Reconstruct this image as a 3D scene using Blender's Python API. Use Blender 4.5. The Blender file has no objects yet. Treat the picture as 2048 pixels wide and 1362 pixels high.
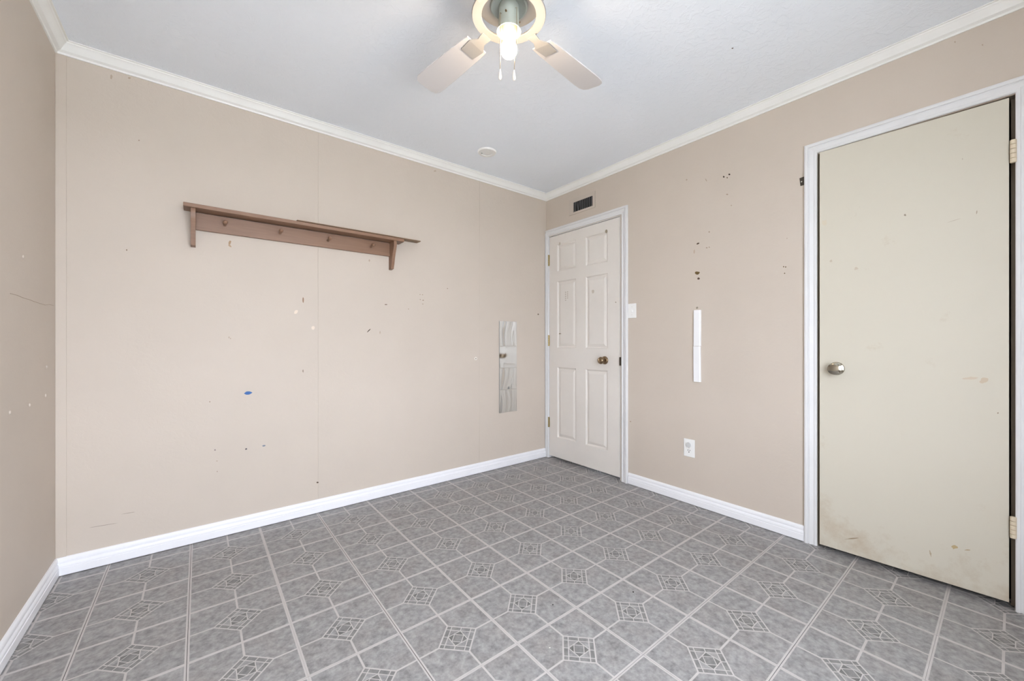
import bpy, math, random
from mathutils import Vector, Matrix

random.seed(7)
sc = bpy.context.scene
C = sc.collection

# ------------------------------------------------------------------ measures (metres)
XL, XR, YB, YF, H = -0.5115, 2.5407, 2.6946, -0.60, 2.43      # room planes
T = 0.3048                                                    # floor tile
TX0, TY0 = 1.4918, 1.0844                                     # a tile corner
F_PX, YAW, CAM_H, CY = 791.04, 0.9014, 1.0652, 684.25

# ------------------------------------------------------------------ camera
cam_d = bpy.data.cameras.new('camera')
cam_d.sensor_width = 36.0
cam_d.lens = F_PX / 2048 * 36.0
cam_d.shift_y = (CY - 681.0) / 2048
cam_d.clip_start = 0.02
cam = bpy.data.objects.new('camera', cam_d)
C.objects.link(cam)
cam.location = (0, 0, CAM_H)
cam.rotation_euler = (math.pi / 2, 0, YAW - math.pi / 2)
sc.camera = cam

# ------------------------------------------------------------------ sky, exposure
SKY = 17.8
BULB = 110.0
w = bpy.data.worlds.new('sky')
sc.world = w
w.use_nodes = True
bg = w.node_tree.nodes['Background']
bg.inputs[0].default_value = (0.82, 0.885, 1.0, 1)
bg.inputs[1].default_value = SKY
sc.view_settings.view_transform = 'Standard'
sc.view_settings.look = 'None'
sc.view_settings.gamma = 1.0
sc.view_settings.use_curve_mapping = False
sc.view_settings.exposure = 0.08
sc.cycles.diffuse_bounces = 8
sc.cycles.max_bounces = 14

WX0, WX1, WZ0, WZ1 = -0.42, 1.25, 0.50, 2.00                  # window opening in the wall behind the camera
pd = bpy.data.lights.new('window_portal', 'AREA')
pd.shape = 'RECTANGLE'
pd.size, pd.size_y = WX1 - WX0, WZ1 - WZ0
pd.cycles.is_portal = True
portal = bpy.data.objects.new('window_portal', pd)
C.objects.link(portal)
portal.location = ((WX0 + WX1) / 2, YF - 0.10, (WZ0 + WZ1) / 2)
portal.rotation_euler = (math.pi / 2, 0, 0)

# ------------------------------------------------------------------ pixel rays onto true planes
FW = Vector((math.cos(YAW), math.sin(YAW), 0))
RT = Vector((math.sin(YAW), -math.cos(YAW), 0))
def ray(x, y):
    return FW + RT * ((x - 1024) / F_PX) + Vector((0, 0, (CY - y) / F_PX))
def on_x(x, y, X):
    d = ray(x, y); return Vector((0, 0, CAM_H)) + d * (X / d.x)
def on_y(x, y, Y):
    d = ray(x, y); return Vector((0, 0, CAM_H)) + d * (Y / d.y)
def on_z(x, y, Z):
    d = ray(x, y); return Vector((0, 0, CAM_H)) + d * ((Z - CAM_H) / d.z)

# ------------------------------------------------------------------ materials
def s2l(c):
    return tuple(((v / 255) / 12.92 if v <= 10 else (((v / 255) + 0.055) / 1.055) ** 2.4) for v in c) + (1.0,)

class NT:
    def __init__(self, name):
        self.m = bpy.data.materials.new(name); self.m.use_nodes = True
        self.t = self.m.node_tree; self.b = self.t.nodes['Principled BSDF']
    def n(self, kind, **kw):
        nd = self.t.nodes.new(kind)
        for k, v in kw.items():
            setattr(nd, k, v)
        return nd
    def l(self, a, b):
        self.t.links.new(a, b)

def mat(name, col, rough=0.5, metal=0.0, spec=0.5):
    k = NT(name)
    k.b.inputs['Base Color'].default_value = col
    k.b.inputs['Roughness'].default_value = rough
    k.b.inputs['Metallic'].default_value = metal
    k.b.inputs['Specular IOR Level'].default_value = spec
    return k.m

def paint(name, c1, c2, rough, tex_scale, bump, dist=0.002, mottling=1.2, spec=0.3, stretch=None, knock=False):
    """painted surface: faint large mottling in colour, fine relief in the bump"""
    k = NT(name)
    tc = k.n('ShaderNodeTexCoord')
    mp = k.n('ShaderNodeMapping')
    if stretch:
        mp.inputs['Scale'].default_value = stretch
    k.l(tc.outputs['Object'], mp.inputs[0])
    n1 = k.n('ShaderNodeTexNoise'); n1.inputs['Scale'].default_value = mottling
    n1.inputs['Detail'].default_value = 6; n1.inputs['Roughness'].default_value = 0.6
    k.l(tc.outputs['Object'], n1.inputs['Vector'])
    r1 = k.n('ShaderNodeValToRGB')
    r1.color_ramp.elements[0].position = 0.35; r1.color_ramp.elements[1].position = 0.65
    r1.color_ramp.elements[0].color = c1; r1.color_ramp.elements[1].color = c2
    k.l(n1.outputs['Fac'], r1.inputs[0]); k.l(r1.outputs[0], k.b.inputs['Base Color'])
    n2 = k.n('ShaderNodeTexNoise'); n2.inputs['Scale'].default_value = tex_scale
    n2.inputs['Detail'].default_value = 5; n2.inputs['Roughness'].default_value = 0.62
    n2.inputs['Distortion'].default_value = 0.8
    k.l(mp.outputs[0], n2.inputs['Vector'])
    h = n2.outputs['Fac']
    if knock:
        r2 = k.n('ShaderNodeValToRGB')
        r2.color_ramp.elements[0].position = 0.47; r2.color_ramp.elements[1].position = 0.60
        k.l(h, r2.inputs[0]); h = r2.outputs[0]
    b = k.n('ShaderNodeBump'); b.inputs['Strength'].default_value = bump; b.inputs['Distance'].default_value = dist
    k.l(h, b.inputs['Height']); k.l(b.outputs[0], k.b.inputs['Normal'])
    k.b.inputs['Roughness'].default_value = rough
    k.b.inputs['Specular IOR Level'].default_value = spec
    return k.m

M = {}
M['wall'] = paint('wall_paint', (0.572, 0.502, 0.430, 1), (0.597, 0.524, 0.450, 1), 0.62, 38, 0.26, 0.003, 1.5, 0.22)
M['ceiling'] = paint('ceiling_paint', (0.85, 0.895, 0.955, 1), (0.87, 0.915, 0.97, 1), 0.6, 26, 0.25, 0.004, 1.0, 0.3, knock=True)
M['trim'] = paint('trim_paint', (0.72, 0.72, 0.72, 1), (0.745, 0.745, 0.745, 1), 0.5, 60, 0.03, 0.001, 5.0, 0.3)
M['base'] = paint('baseboard_paint', (0.83, 0.83, 0.85, 1), (0.86, 0.86, 0.88, 1), 0.4, 60, 0.03, 0.001, 5.0, 0.45)
M['crown'] = paint('crown_paint', (0.84, 0.84, 0.81, 1), (0.87, 0.87, 0.84, 1), 0.4, 60, 0.06, 0.001, 5.0, 0.4)
M['door1'] = paint('door_paint_white', (0.72, 0.68, 0.63, 1), (0.75, 0.71, 0.66, 1), 0.38, 90, 0.03, 0.001, 3.0, 0.4, (1, 1, 0.15))
M['marks'] = {}
def dot_mat(name, rgb, rough=0.8):
    if name not in M['marks']:
        M['marks'][name] = mat(name, s2l(rgb), rough, 0, 0.2)
    return M['marks'][name]

# cream door with dirt rubbed on near the bottom rail
k = NT('door_paint_cream')
tc = k.n('ShaderNodeTexCoord'); sp = k.n('ShaderNodeSeparateXYZ')
k.l(tc.outputs['Object'], sp.inputs[0])
nz = k.n('ShaderNodeTexNoise'); nz.inputs['Scale'].default_value = 5.5; nz.inputs['Detail'].default_value = 7
nz.inputs['Roughness'].default_value = 0.7
k.l(tc.outputs['Object'], nz.inputs['Vector'])
mr = k.n('ShaderNodeMapRange'); mr.inputs['From Min'].default_value = 0.02; mr.inputs['From Max'].default_value = 0.34
mr.inputs['To Min'].default_value = 0.19; mr.inputs['To Max'].default_value = 0.0
k.l(sp.outputs['Z'], mr.inputs['Value'])
ad = k.n('ShaderNodeMath', operation='ADD'); k.l(nz.outputs['Fac'], ad.inputs[0]); k.l(mr.outputs[0], ad.inputs[1])
rp = k.n('ShaderNodeValToRGB'); rp.color_ramp.elements[0].position = 0.62; rp.color_ramp.elements[1].position = 0.92
rp.color_ramp.elements[0].color = (0.600, 0.560, 0.465, 1); rp.color_ramp.elements[1].color = (0.46, 0.37, 0.26, 1)
k.l(ad.outputs[0], rp.inputs[0]); k.l(rp.outputs[0], k.b.inputs['Base Color'])
k.b.inputs['Roughness'].default_value = 0.5
M['door2'] = k.m

# vinyl tile print: mottled stone greys
def stone(name, dark, mid, light, warm):
    k = NT(name)
    tc = k.n('ShaderNodeTexCoord'); oi = k.n('ShaderNodeObjectInfo')
    va = k.n('ShaderNodeVectorMath', operation='ADD')
    mu = k.n('ShaderNodeVectorMath', operation='SCALE'); mu.inputs[0].default_value = (37.0, 61.0, 13.0)
    k.l(oi.outputs['Random'], mu.inputs['Scale'])
    k.l(tc.outputs['Object'], va.inputs[0]); k.l(mu.outputs[0], va.inputs[1])
    n1 = k.n('ShaderNodeTexNoise'); n1.inputs['Scale'].default_value = 42; n1.inputs['Detail'].default_value = 6
    n1.inputs['Roughness'].default_value = 0.68
    k.l(va.outputs[0], n1.inputs['Vector'])
    r1 = k.n('ShaderNodeValToRGB'); e = r1.color_ramp.elements
    e[0].position = 0.30; e[0].color = dark; e[1].position = 0.72; e[1].color = light
    m_ = e.new(0.52); m_.color = mid
    k.l(n1.outputs['Fac'], r1.inputs[0])
    n2 = k.n('ShaderNodeTexNoise'); n2.inputs['Scale'].default_value = 8.5; n2.inputs['Detail'].default_value = 3
    k.l(va.outputs[0], n2.inputs['Vector'])
    r2 = k.n('ShaderNodeValToRGB'); r2.color_ramp.elements[0].position = 0.45; r2.color_ramp.elements[1].position = 0.75
    r2.color_ramp.elements[1].color = (0.55, 0.55, 0.55, 1)
    k.l(n2.outputs['Fac'], r2.inputs[0])
    mx = k.n('ShaderNodeMixRGB', blend_type='MULTIPLY'); mx.inputs[2].default_value = warm
    k.l(r2.outputs[0], mx.inputs[0]); k.l(r1.outputs[0], mx.inputs[1])
    k.l(mx.outputs[0], k.b.inputs['Base Color'])
    k.b.inputs['Roughness'].default_value = 0.42
    k.b.inputs['Specular IOR Level'].default_value = 0.35
    return k.m
M['stone'] = stone('tile_stone_print', (0.175, 0.172, 0.172, 1), (0.298, 0.291, 0.287, 1), (0.400, 0.392, 0.384, 1), (0.93, 0.86, 0.83, 1))
M['stone2'] = stone('tile_stone_block', (0.150, 0.150, 0.148, 1), (0.215, 0.212, 0.206, 1), (0.28, 0.276, 0.268, 1), (0.95, 0.92, 0.88, 1))
M['stone3'] = stone('tile_stone_dark', (0.110, 0.108, 0.105, 1), (0.165, 0.162, 0.156, 1), (0.22, 0.216, 0.208, 1), (0.95, 0.92, 0.88, 1))
M['line'] = paint('tile_line_print', (0.48, 0.450, 0.435, 1), (0.53, 0.500, 0.485, 1), 0.45, 120, 0.05, 0.0005, 14, 0.3)
M['subfloor'] = mat('subfloor_dark', (0.035, 0.03, 0.027, 1), 0.9)
M['jamb_tan'] = mat('jamb_gap_shade', (0.26, 0.215, 0.165, 1), 0.7)  # jamb darkened to tan, standing for shade in the door gap
M['dark'] = mat('dark_void', (0.012, 0.012, 0.012, 1), 0.8)
M['hall'] = mat('closet_block_plaster', (0.25, 0.22, 0.18, 1), 0.8)
M['pale_ground'] = mat('ground_bounce', (0.60, 0.60, 0.57, 1), 0.95)  # unseen ground, made pale to throw daylight up at the ceiling
M['white_plastic'] = mat('white_plastic', (0.84, 0.84, 0.82, 1), 0.32)
M['cover_plastic'] = mat('cable_cover_plastic', (0.85, 0.85, 0.86, 1), 0.4)
M['clear_cap'] = mat('socket_cap_plastic', (0.60, 0.60, 0.59, 1), 0.25)
M['slot'] = mat('slot_black', (0.02, 0.02, 0.02, 1), 0.6)
M['bronze'] = mat('aged_brass', (0.30, 0.215, 0.135, 1), 0.28, 1.0)
M['nickel'] = mat('satin_nickel', (0.36, 0.33, 0.27, 1), 0.14, 1.0)
M['brass'] = mat('hinge_brass', (0.42, 0.33, 0.15, 1), 0.35, 1.0)
M['cream_metal'] = mat('painted_hinge', (0.70, 0.60, 0.45, 1), 0.45)
M['brown_plate'] = mat('brown_metal_plate', (0.055, 0.043, 0.032, 1), 0.5, 0.4)
M['screw'] = mat('bright_screw', (0.7, 0.68, 0.62, 1), 0.3, 0.8)
M['mirror'] = mat('mirror_acrylic', (0.74, 0.74, 0.72, 1), 0.08, 1.0)
M['mirror_edge'] = mat('mirror_edge', (0.25, 0.25, 0.24, 1), 0.4)
M['vent'] = mat('vent_frame_paint', (0.545, 0.478, 0.41, 1), 0.6)
M['slat'] = mat('vent_slat_metal', (0.20, 0.21, 0.22, 1), 0.45, 0.5)
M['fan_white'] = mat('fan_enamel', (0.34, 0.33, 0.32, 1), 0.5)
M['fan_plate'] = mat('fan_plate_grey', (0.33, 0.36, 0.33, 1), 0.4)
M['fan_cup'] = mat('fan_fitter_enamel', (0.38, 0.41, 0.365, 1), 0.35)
M['fan_blade'] = mat('fan_blade_white', (0.63, 0.61, 0.61, 1), 0.5)
M['porcelain'] = mat('socket_porcelain', (0.72, 0.55, 0.42, 1), 0.4)
M['chain'] = mat('chain_brass', (0.45, 0.38, 0.26, 1), 0.3, 1.0)
M['fob'] = mat('fob_white', (0.85, 0.80, 0.72, 1), 0.4)
k = NT('bulb_glow')
k.b.inputs['Base Color'].default_value = (1, 1, 1, 1)
k.b.inputs['Emission Color'].default_value = (1.0, 0.78, 0.54, 1)
k.b.inputs['Emission Strength'].default_value = BULB
M['bulb'] = k.m
k = NT('window_glass')
tr = k.n('ShaderNodeBsdfTransparent'); gl = k.n('ShaderNodeBsdfGlossy'); gl.inputs['Roughness'].default_value = 0.02
ms = k.n('ShaderNodeMixShader'); ms.inputs[0].default_value = 0.06
k.l(tr.outputs[0], ms.inputs[1]); k.l(gl.outputs[0], ms.inputs[2])
k.l(ms.outputs[0], k.t.nodes['Material Output'].inputs['Surface'])
M['glass'] = k.m

def wood(name, c1, c2, rough=0.5):
    k = NT(name)
    tc = k.n('ShaderNodeTexCoord'); mp = k.n('ShaderNodeMapping'); mp.inputs['Scale'].default_value = (3, 40, 40)
    k.l(tc.outputs['Object'], mp.inputs[0])
    n1 = k.n('ShaderNodeTexNoise'); n1.inputs['Scale'].default_value = 2.5; n1.inputs['Detail'].default_value = 5
    k.l(mp.outputs[0], n1.inputs['Vector'])
    r1 = k.n('ShaderNodeValToRGB'); r1.color_ramp.elements[0].position = 0.3; r1.color_ramp.elements[1].position = 0.7
    r1.color_ramp.elements[0].color = c1; r1.color_ramp.elements[1].color = c2
    k.l(n1.outputs['Fac'], r1.inputs[0]); k.l(r1.outputs[0], k.b.inputs['Base Color'])
    b = k.n('ShaderNodeBump'); b.inputs['Strength'].default_value = 0.15; b.inputs['Distance'].default_value = 0.001
    k.l(n1.outputs['Fac'], b.inputs['Height']); k.l(b.outputs[0], k.b.inputs['Normal'])
    k.b.inputs['Roughness'].default_value = rough
    return k.m
M['shelf'] = wood('shelf_brown_paint', (0.232, 0.130, 0.080, 1), (0.266, 0.152, 0.095, 1), 0.42)
M['strip'] = wood('loose_wood_strip', (0.17, 0.100, 0.052, 1), (0.25, 0.155, 0.085, 1), 0.5)

# ------------------------------------------------------------------ mesh helpers
class MB:
    """collects polygons in world coordinates"""
    def __init__(self):
        self.v, self.f, self.mi = [], [], []
    def add(self, verts, faces, mi=0):
        o = len(self.v)
        self.v += [tuple(p) for p in verts]
        for f in faces:
            self.f.append([o + i for i in f]); self.mi.append(mi)
        return self
    def box(self, a, b, mi=0):
        x0, y0, z0 = a; x1, y1, z1 = b
        return self.add([(x0, y0, z0), (x1, y0, z0), (x1, y1, z0), (x0, y1, z0), (x0, y0, z1), (x1, y0, z1), (x1, y1, z1), (x0, y1, z1)],
                        [(0, 3, 2, 1), (4, 5, 6, 7), (0, 1, 5, 4), (1, 2, 6, 5), (2, 3, 7, 6), (3, 0, 4, 7)], mi)
    def prism(self, poly, off, mi=0):
        """polygon (3D points) extruded by vector"""
        n = len(poly); off = Vector(off)
        P = [Vector(p) for p in poly]
        self.add(P + [p + off for p in P],
                 [list(range(n))[::-1], list(range(n, 2 * n))] + [(i, (i + 1) % n, n + (i + 1) % n, n + i) for i in range(n)], mi)
        return self
    def lathe(self, prof, org, axis, seg=32, mi=0, cap0=True, cap1=True):
        """prof: (radius, height along axis)"""
        ax = Vector(axis).normalized()
        u = ax.orthogonal().normalized(); v = ax.cross(u); org = Vector(org)
        vs, fs = [], []
        for r, h in prof:
            for i in range(seg):
                a = 2 * math.pi * i / seg
                vs.append(org + ax * h + (u * math.cos(a) + v * math.sin(a)) * r)
        for j in range(len(prof) - 1):
            for i in range(seg):
                fs.append((j * seg + i, j * seg + (i + 1) % seg, (j + 1) * seg + (i + 1) % seg, (j + 1) * seg + i))
        if cap0: fs.append(list(range(seg))[::-1])
        if cap1: fs.append([(len(prof) - 1) * seg + i for i in range(seg)])
        return self.add(vs, fs, mi)
    def tube(self, pts, r, seg=8, mi=0):
        pts = [Vector(p) for p in pts]
        vs, fs = [], []
        n = len(pts)
        for j, p in enumerate(pts):
            d = (pts[min(j + 1, n - 1)] - pts[max(j - 1, 0)]).normalized()
            u = d.cross(Vector((0.31, 0.52, 0.79))).normalized(); v = d.cross(u)
            for i in range(seg):
                a = 2 * math.pi * i / seg
                vs.append(p + (u * math.cos(a) + v * math.sin(a)) * r)
        for j in range(n - 1):
            for i in range(seg):
                fs.append((j * seg + i, j * seg + (i + 1) % seg, (j + 1) * seg + (i + 1) % seg, (j + 1) * seg + i))
        fs += [list(range(seg))[::-1], [(n - 1) * seg + i for i in range(seg)]]
        return self.add(vs, fs, mi)
    def mesh(self, name, mats, smooth=0, org=(0, 0, 0)):
        me = bpy.data.meshes.new(name)
        o = Vector(org)
        me.from_pydata([tuple(Vector(p) - o) for p in self.v], [], self.f)
        for m_ in mats: me.materials.append(m_)
        me.polygons.foreach_set('material_index', self.mi)
        me.validate()
        import bmesh
        bm = bmesh.new(); bm.from_mesh(me)
        bmesh.ops.remove_doubles(bm, verts=bm.verts, dist=1e-5)
        bmesh.ops.recalc_face_normals(bm, faces=bm.faces)
        bm.to_mesh(me); bm.free()
        if smooth:
            me.polygons.foreach_set('use_smooth', [True] * len(me.polygons))
            me.set_sharp_from_angle(angle=math.radians(smooth))
        me.update()
        return me

def obj(name, mb, mats, parent=None, smooth=0, org=None, bevel=0):
    """one mesh object; vertices given in world space, origin at org"""
    if not isinstance(mats, (list, tuple)): mats = [mats]
    if org is None:
        org = parent_origin(parent) if parent else Vector((0, 0, 0))
    o = bpy.data.objects.new(name, mb.mesh(name, mats, smooth, org))
    C.objects.link(o)
    po = parent_origin(parent) if parent else Vector((0, 0, 0))
    o.location = Vector(org) - po
    if parent: o.parent = parent
    if bevel:
        md = o.modifiers.new('bevel', 'BEVEL'); md.width = bevel; md.segments = 2; md.limit_method = 'ANGLE'
        md.angle_limit = math.radians(50)
    return o

def parent_origin(p):
    v = Vector((0, 0, 0))
    while p is not None:
        v += p.location; p = p.parent
    return v

def thing(name, loc, label, cat, group=None):
    e = bpy.data.objects.new(name, None); C.objects.link(e); e.location = loc; e.empty_display_size = 0.05
    e['label'] = label; e['category'] = cat
    if group: e['group'] = group
    return e
def tag(o, label, cat, group=None):
    o['label'] = label; o['category'] = cat
    if group: o['group'] = group
    return o
def struct(o, label=None):
    o['kind'] = 'structure'
    if label: o['label'] = label
    return o
def struct_empty(name, loc, label=None):
    e = bpy.data.objects.new(name, None); C.objects.link(e); e.location = loc; e.empty_display_size = 0.05
    return struct(e, label)

def wall_cells(us, vs, holes):
    """cells of a wall rectangle in (u, v) that are not holes"""
    out = []
    for i in range(len(us) - 1):
        for j in range(len(vs) - 1):
            cu, cv = (us[i] + us[i + 1]) / 2, (vs[j] + vs[j + 1]) / 2
            if not any(h[0] < cu < h[1] and h[2] < cv < h[3] for h in holes):
                out.append((us[i], us[i + 1], vs[j], vs[j + 1]))
    return out

# ------------------------------------------------------------------ floor of vinyl tiles
fl = struct(obj('floor', MB().box((XL - 0.2, YF - 0.2, -0.12), (XR + 1.0, YB + 0.2, -0.0035)), M['subfloor']))

def clip(poly, lo, hi, ax):
    def half(P, val, sgn):
        out = []
        for i in range(len(P)):
            a, b = P[i], P[(i + 1) % len(P)]
            da, db = (a[ax] - val) * sgn, (b[ax] - val) * sgn
            if da >= 0: out.append(a)
            if (da >= 0) != (db >= 0):
                t = da / (da - db); out.append(tuple(a[q] + (b[q] - a[q]) * t for q in (0, 1)))
        return out
    P = half(poly, lo, 1)
    return half(P, hi, -1) if len(P) > 2 else []

def inset(poly, d):
    """inset a convex counter-clockwise polygon; d is one distance or one for each edge"""
    n = len(poly)
    if not isinstance(d, (list, tuple)): d = [d] * n
    lines = []
    for i in range(n):
        a, b = Vector(poly[i]), Vector(poly[(i + 1) % n])
        t = (b - a).normalized(); nn = Vector((-t.y, t.x))
        lines.append((a + nn * d[i], t))
    out = []
    for i in range(n):
        p, t = lines[i - 1]; q, s = lines[i]
        den = t.x * s.y - t.y * s.x
        u = ((q - p).x * s.y - (q - p).y * s.x) / den
        out.append(tuple(p + t * u))
    return out

def tile_pieces():
    h = T / 2; e = 0.0062; c = 0.0034; D = 0.0765           # edge line, cross line half width, motif half diagonal
    P = []
    q = [(c, D), (D, c), (h, c), (h, h), (c, h)]            # first quadrant, its inner corner cut by the motif
    a = Vector((0, D)); b = Vector((D, 0)); nrm = Vector((1, 1)).normalized() * 0.0030
    quad = [(c, D - c + nrm.x * 2), (D - c + nrm.x * 2, c), (h - e, c), (h - e, h - e), (c, h - e)]
    for r in range(4):
        cs, sn = round(math.cos(r * math.pi / 2)), round(math.sin(r * math.pi / 2))
        P.append(([(x * cs - y * sn, x * sn + y * cs) for x, y in quad], 1))
    # motif, built upright in (u, v), then turned by 45 degrees
    s = D / math.sqrt(2); rw = 0.0148; ln = 0.0016; o = 0.0022
    m_ = []
    xs = [-s, -s + rw + 0.003, 0, s - rw - 0.003, s]
    for i in range(4):
        for j in range(4):
            if i in (1, 2) and j in (1, 2): continue
            x0, x1, y0, y1 = xs[i], xs[i + 1], xs[j], xs[j + 1]
            x0 += o if i == 0 else ln; x1 -= o if i == 3 else ln
            y0 += o if j == 0 else ln; y1 -= o if j == 3 else ln
            m_.append(([(x0, y0), (x1, y0), (x1, y1), (x0, y1)], 2))
    k_ = s - rw - 0.003
    for r in range(4):
        cs, sn = round(math.cos(r * math.pi / 2)), round(math.sin(r * math.pi / 2))
        R = lambda pl: [(x * cs - y * sn, x * sn + y * cs) for x, y in pl]
        m_.append((R(inset([(k_, 0), (k_, k_), (0, k_)], ln)), 1))                 # corner triangles of the inner square
        q_ = k_ * 0.46
        m_.append((R(inset([(q_, -(k_ - q_)), (k_, 0), (q_, k_ - q_)], ln)), 3))   # small triangles round the centre
    q_ = k_ * 0.46 - 0.0012
    m_.append(([(-q_, -q_), (q_, -q_), (q_, q_), (-q_, q_)], 2))
    cs = math.sqrt(0.5)
    P += [([((x - y) * cs, (x + y) * cs) for x, y in pl], mi) for pl, mi in m_]
    return P
PIECES = tile_pieces()
TILE_MATS = [M['line'], M['stone'], M['stone2'], M['stone3']]

def tile_mesh(cx, cy, bounds):
    x0, x1, y0, y1 = bounds
    h = T / 2 - 0.0006
    mb = MB()
    base = clip(clip([(-h, -h), (h, -h), (h, h), (-h, h)], x0 - cx, x1 - cx, 0), y0 - cy, y1 - cy, 1)
    if len(base) < 3: return None
    mb.prism([(x, y, -0.0032) for x, y in base], (0, 0, 0.0030), 0)
    for pl, mi in PIECES:
        q = clip(pl, x0 - cx, x1 - cx, 0)
        q = clip(q, y0 - cy, y1 - cy, 1) if len(q) > 2 else []
        if len(q) > 2: mb.add([(x, y, 0.0) for x, y in q], [list(range(len(q)))], mi)
    me = bpy.data.meshes.new('tile')
    me.from_pydata(mb.v, [], mb.f)
    for m_ in TILE_MATS: me.materials.append(m_)
    me.polygons.foreach_set('material_index', mb.mi)
    me.update()
    return me

full = None
BX = (XL, XR + 0.10, YF, YB)
for i in range(-8, 6):
    for j in range(-7, 7):
        cx, cy = TX0 + (i + 0.5) * T, TY0 + (j + 0.5) * T
        if cx + T / 2 < BX[0] or cx - T / 2 > BX[1] or cy + T / 2 < BX[2] or cy - T / 2 > BX[3]: continue
        inside = cx - T / 2 > BX[0] and cx + T / 2 < BX[1] and cy - T / 2 > BX[2] and cy + T / 2 < BX[3]
        if inside and full: me = full
        else:
            me = tile_mesh(cx, cy, BX)
            if me is None: continue
            if inside: full = me
        o = bpy.data.objects.new('tile', me); C.objects.link(o)
        jx = {-7: -0.0006, -5: 0.0004, -4: -0.0003, -3: 0.0006, 1: -0.0003}.get(i, 0)
        jy = {-3: -0.0006, -1: 0.0006, 2: 0.0003}.get(j, 0)
        o.location = (cx + jx, cy + jy, 0); o.parent = fl

# ------------------------------------------------------------------ walls, ceiling
TH = 0.12
struct(obj('ceiling', MB().box((XL - TH, YF - TH, H), (XR + TH, YB + TH, H + 0.1)), M['ceiling']))

# back wall: backing and three sheets of panelling with tight vertical joints
wb = struct(obj('wall_back', MB().box((XL - TH, YB + 0.009, 0), (XR + TH, YB + TH, H)), M['wall']))
seams = [XL, 0.584, 1.794, XR]
for i in range(3):
    a, b = seams[i] + (0.0002 if i else 0), seams[i + 1] - (0.0002 if i < 2 else 0)
    mb = MB()
    ch = 0.0006
    mb.add([(a, YB + 0.009, 0), (a, YB + ch, 0), (a + ch, YB, 0), (b - ch, YB, 0), (b, YB + ch, 0), (b, YB + 0.009, 0),
            (a, YB + 0.009, H), (a, YB + ch, H), (a + ch, YB, H), (b - ch, YB, H), (b, YB + ch, H), (b, YB + 0.009, H)],
           [(5, 4, 3, 2, 1, 0), (6, 7, 8, 9, 10, 11)] + [(q, (q + 1) % 6, 6 + (q + 1) % 6, 6 + q) for q in range(6)])
    obj('wall_panel', mb, M['wall'], wb)

D1 = (1.868, 2.662, 2.040)       # door 1 opening: y0, y1, top
D2 = (-0.012, 0.632, 2.052)      # door 2 opening
ys = sorted({YF - TH, D2[0], D2[1], D1[0], D1[1], YB}); zs = sorted({0, D2[2], D1[2], H})
mb = MB()
hs = [(D1[0], D1[1], 0, D1[2]), (D2[0], D2[1], 0, D2[2])]
for (u0, u1, v0, v1) in wall_cells(ys, zs, hs):
    mb.box((XR, u0, v0), (XR + TH, u1, v1))
wr = struct(obj('wall_right', mb, M['wall']))
wl = struct(obj('wall_left', MB().box((XL - TH, YF - TH, 0), (XL, YB, H)), M['wall']))
mb = MB()
for (u0, u1, v0, v1) in wall_cells(sorted([XL, WX0, WX1, XR]), sorted([0, WZ0, WZ1, H]), [(WX0, WX1, WZ0, WZ1)]):
    mb.box((u0, YF - TH, v0), (u1, YF, v1))
wf = struct(obj('wall_front', mb, M['wall']))
# unseen closet and hall shell, added to keep sky out of the door gaps
mb = MB()
x1 = XR + 0.9
mb.box((x1, YF - 0.1, 0), (x1 + 0.05, YB + 0.1, H)).box((XR + TH, YF - 0.15, 0), (x1, YF - 0.1, H))
mb.box((XR + TH, YB + TH, 0), (x1, YB + TH + 0.05, H)).box((XR + TH, 1.2, 0), (x1, 1.25, H))
struct(obj('wall_closet_block', mb, M['hall']))
struct(obj('ceiling_closet_block', MB().box((XR + TH, YF - 0.15, H), (x1 + 0.05, YB + 0.2, H + 0.05)), M['hall']))
struct(obj('ground', MB().box((-25, -40, -0.5), (25, YF - 0.3, -0.45)), M['pale_ground']))

# ------------------------------------------------------------------ mouldings
def run(name, prof, a, b, n, ma, mb_, m_, smooth=30, parent=None, z0=0.0):
    """profile (d from wall, z) swept from a to b along a wall with inward normal n; ma/mb_ = mitre at the ends"""
    a, b, n = Vector(a), Vector(b), Vector(n)
    t = (b - a).normalized()
    g = MB(); k_ = len(prof)
    va = [a + n * d + t * (d * ma) + Vector((0, 0, z)) for d, z in prof]
    vb = [b + n * d - t * (d * mb_) + Vector((0, 0, z)) for d, z in prof]
    g.add(va + vb, [list(range(k_)), list(range(k_, 2 * k_))[::-1]] + [(i, (i + 1) % k_, k_ + (i + 1) % k_, k_ + i) for i in range(k_)])
    return obj(name, g, m_, parent, smooth)

CD, CP = 0.052, 0.050            # crown drop and projection
crown = [(0, 0), (0, -CD), (0.006, -CD), (0.008, -CD + 0.008), (0.012, -CD + 0.010), (0.020, -CD + 0.014), (0.030, -0.022),
         (0.036, -0.013), (0.041, -0.010), (0.043, -0.004), (CP, -0.004), (CP, 0)]
Hc = H
struct(run('trim_1', crown, (XL, YB, Hc), (XR, YB, Hc), (0, -1, 0), 1, 1, M['crown']))
struct(run('trim_2', crown, (XR, YB, Hc), (XR, YF, Hc), (-1, 0, 0), 1, 1, M['crown']))
struct(run('trim_3', crown, (XL, YF, Hc), (XL, YB, Hc), (1, 0, 0), 1, 1, M['crown']))
struct(run('trim_4', crown, (XR, YF, Hc), (XL, YF, Hc), (0, 1, 0), 1, 1, M['crown']))

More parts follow.
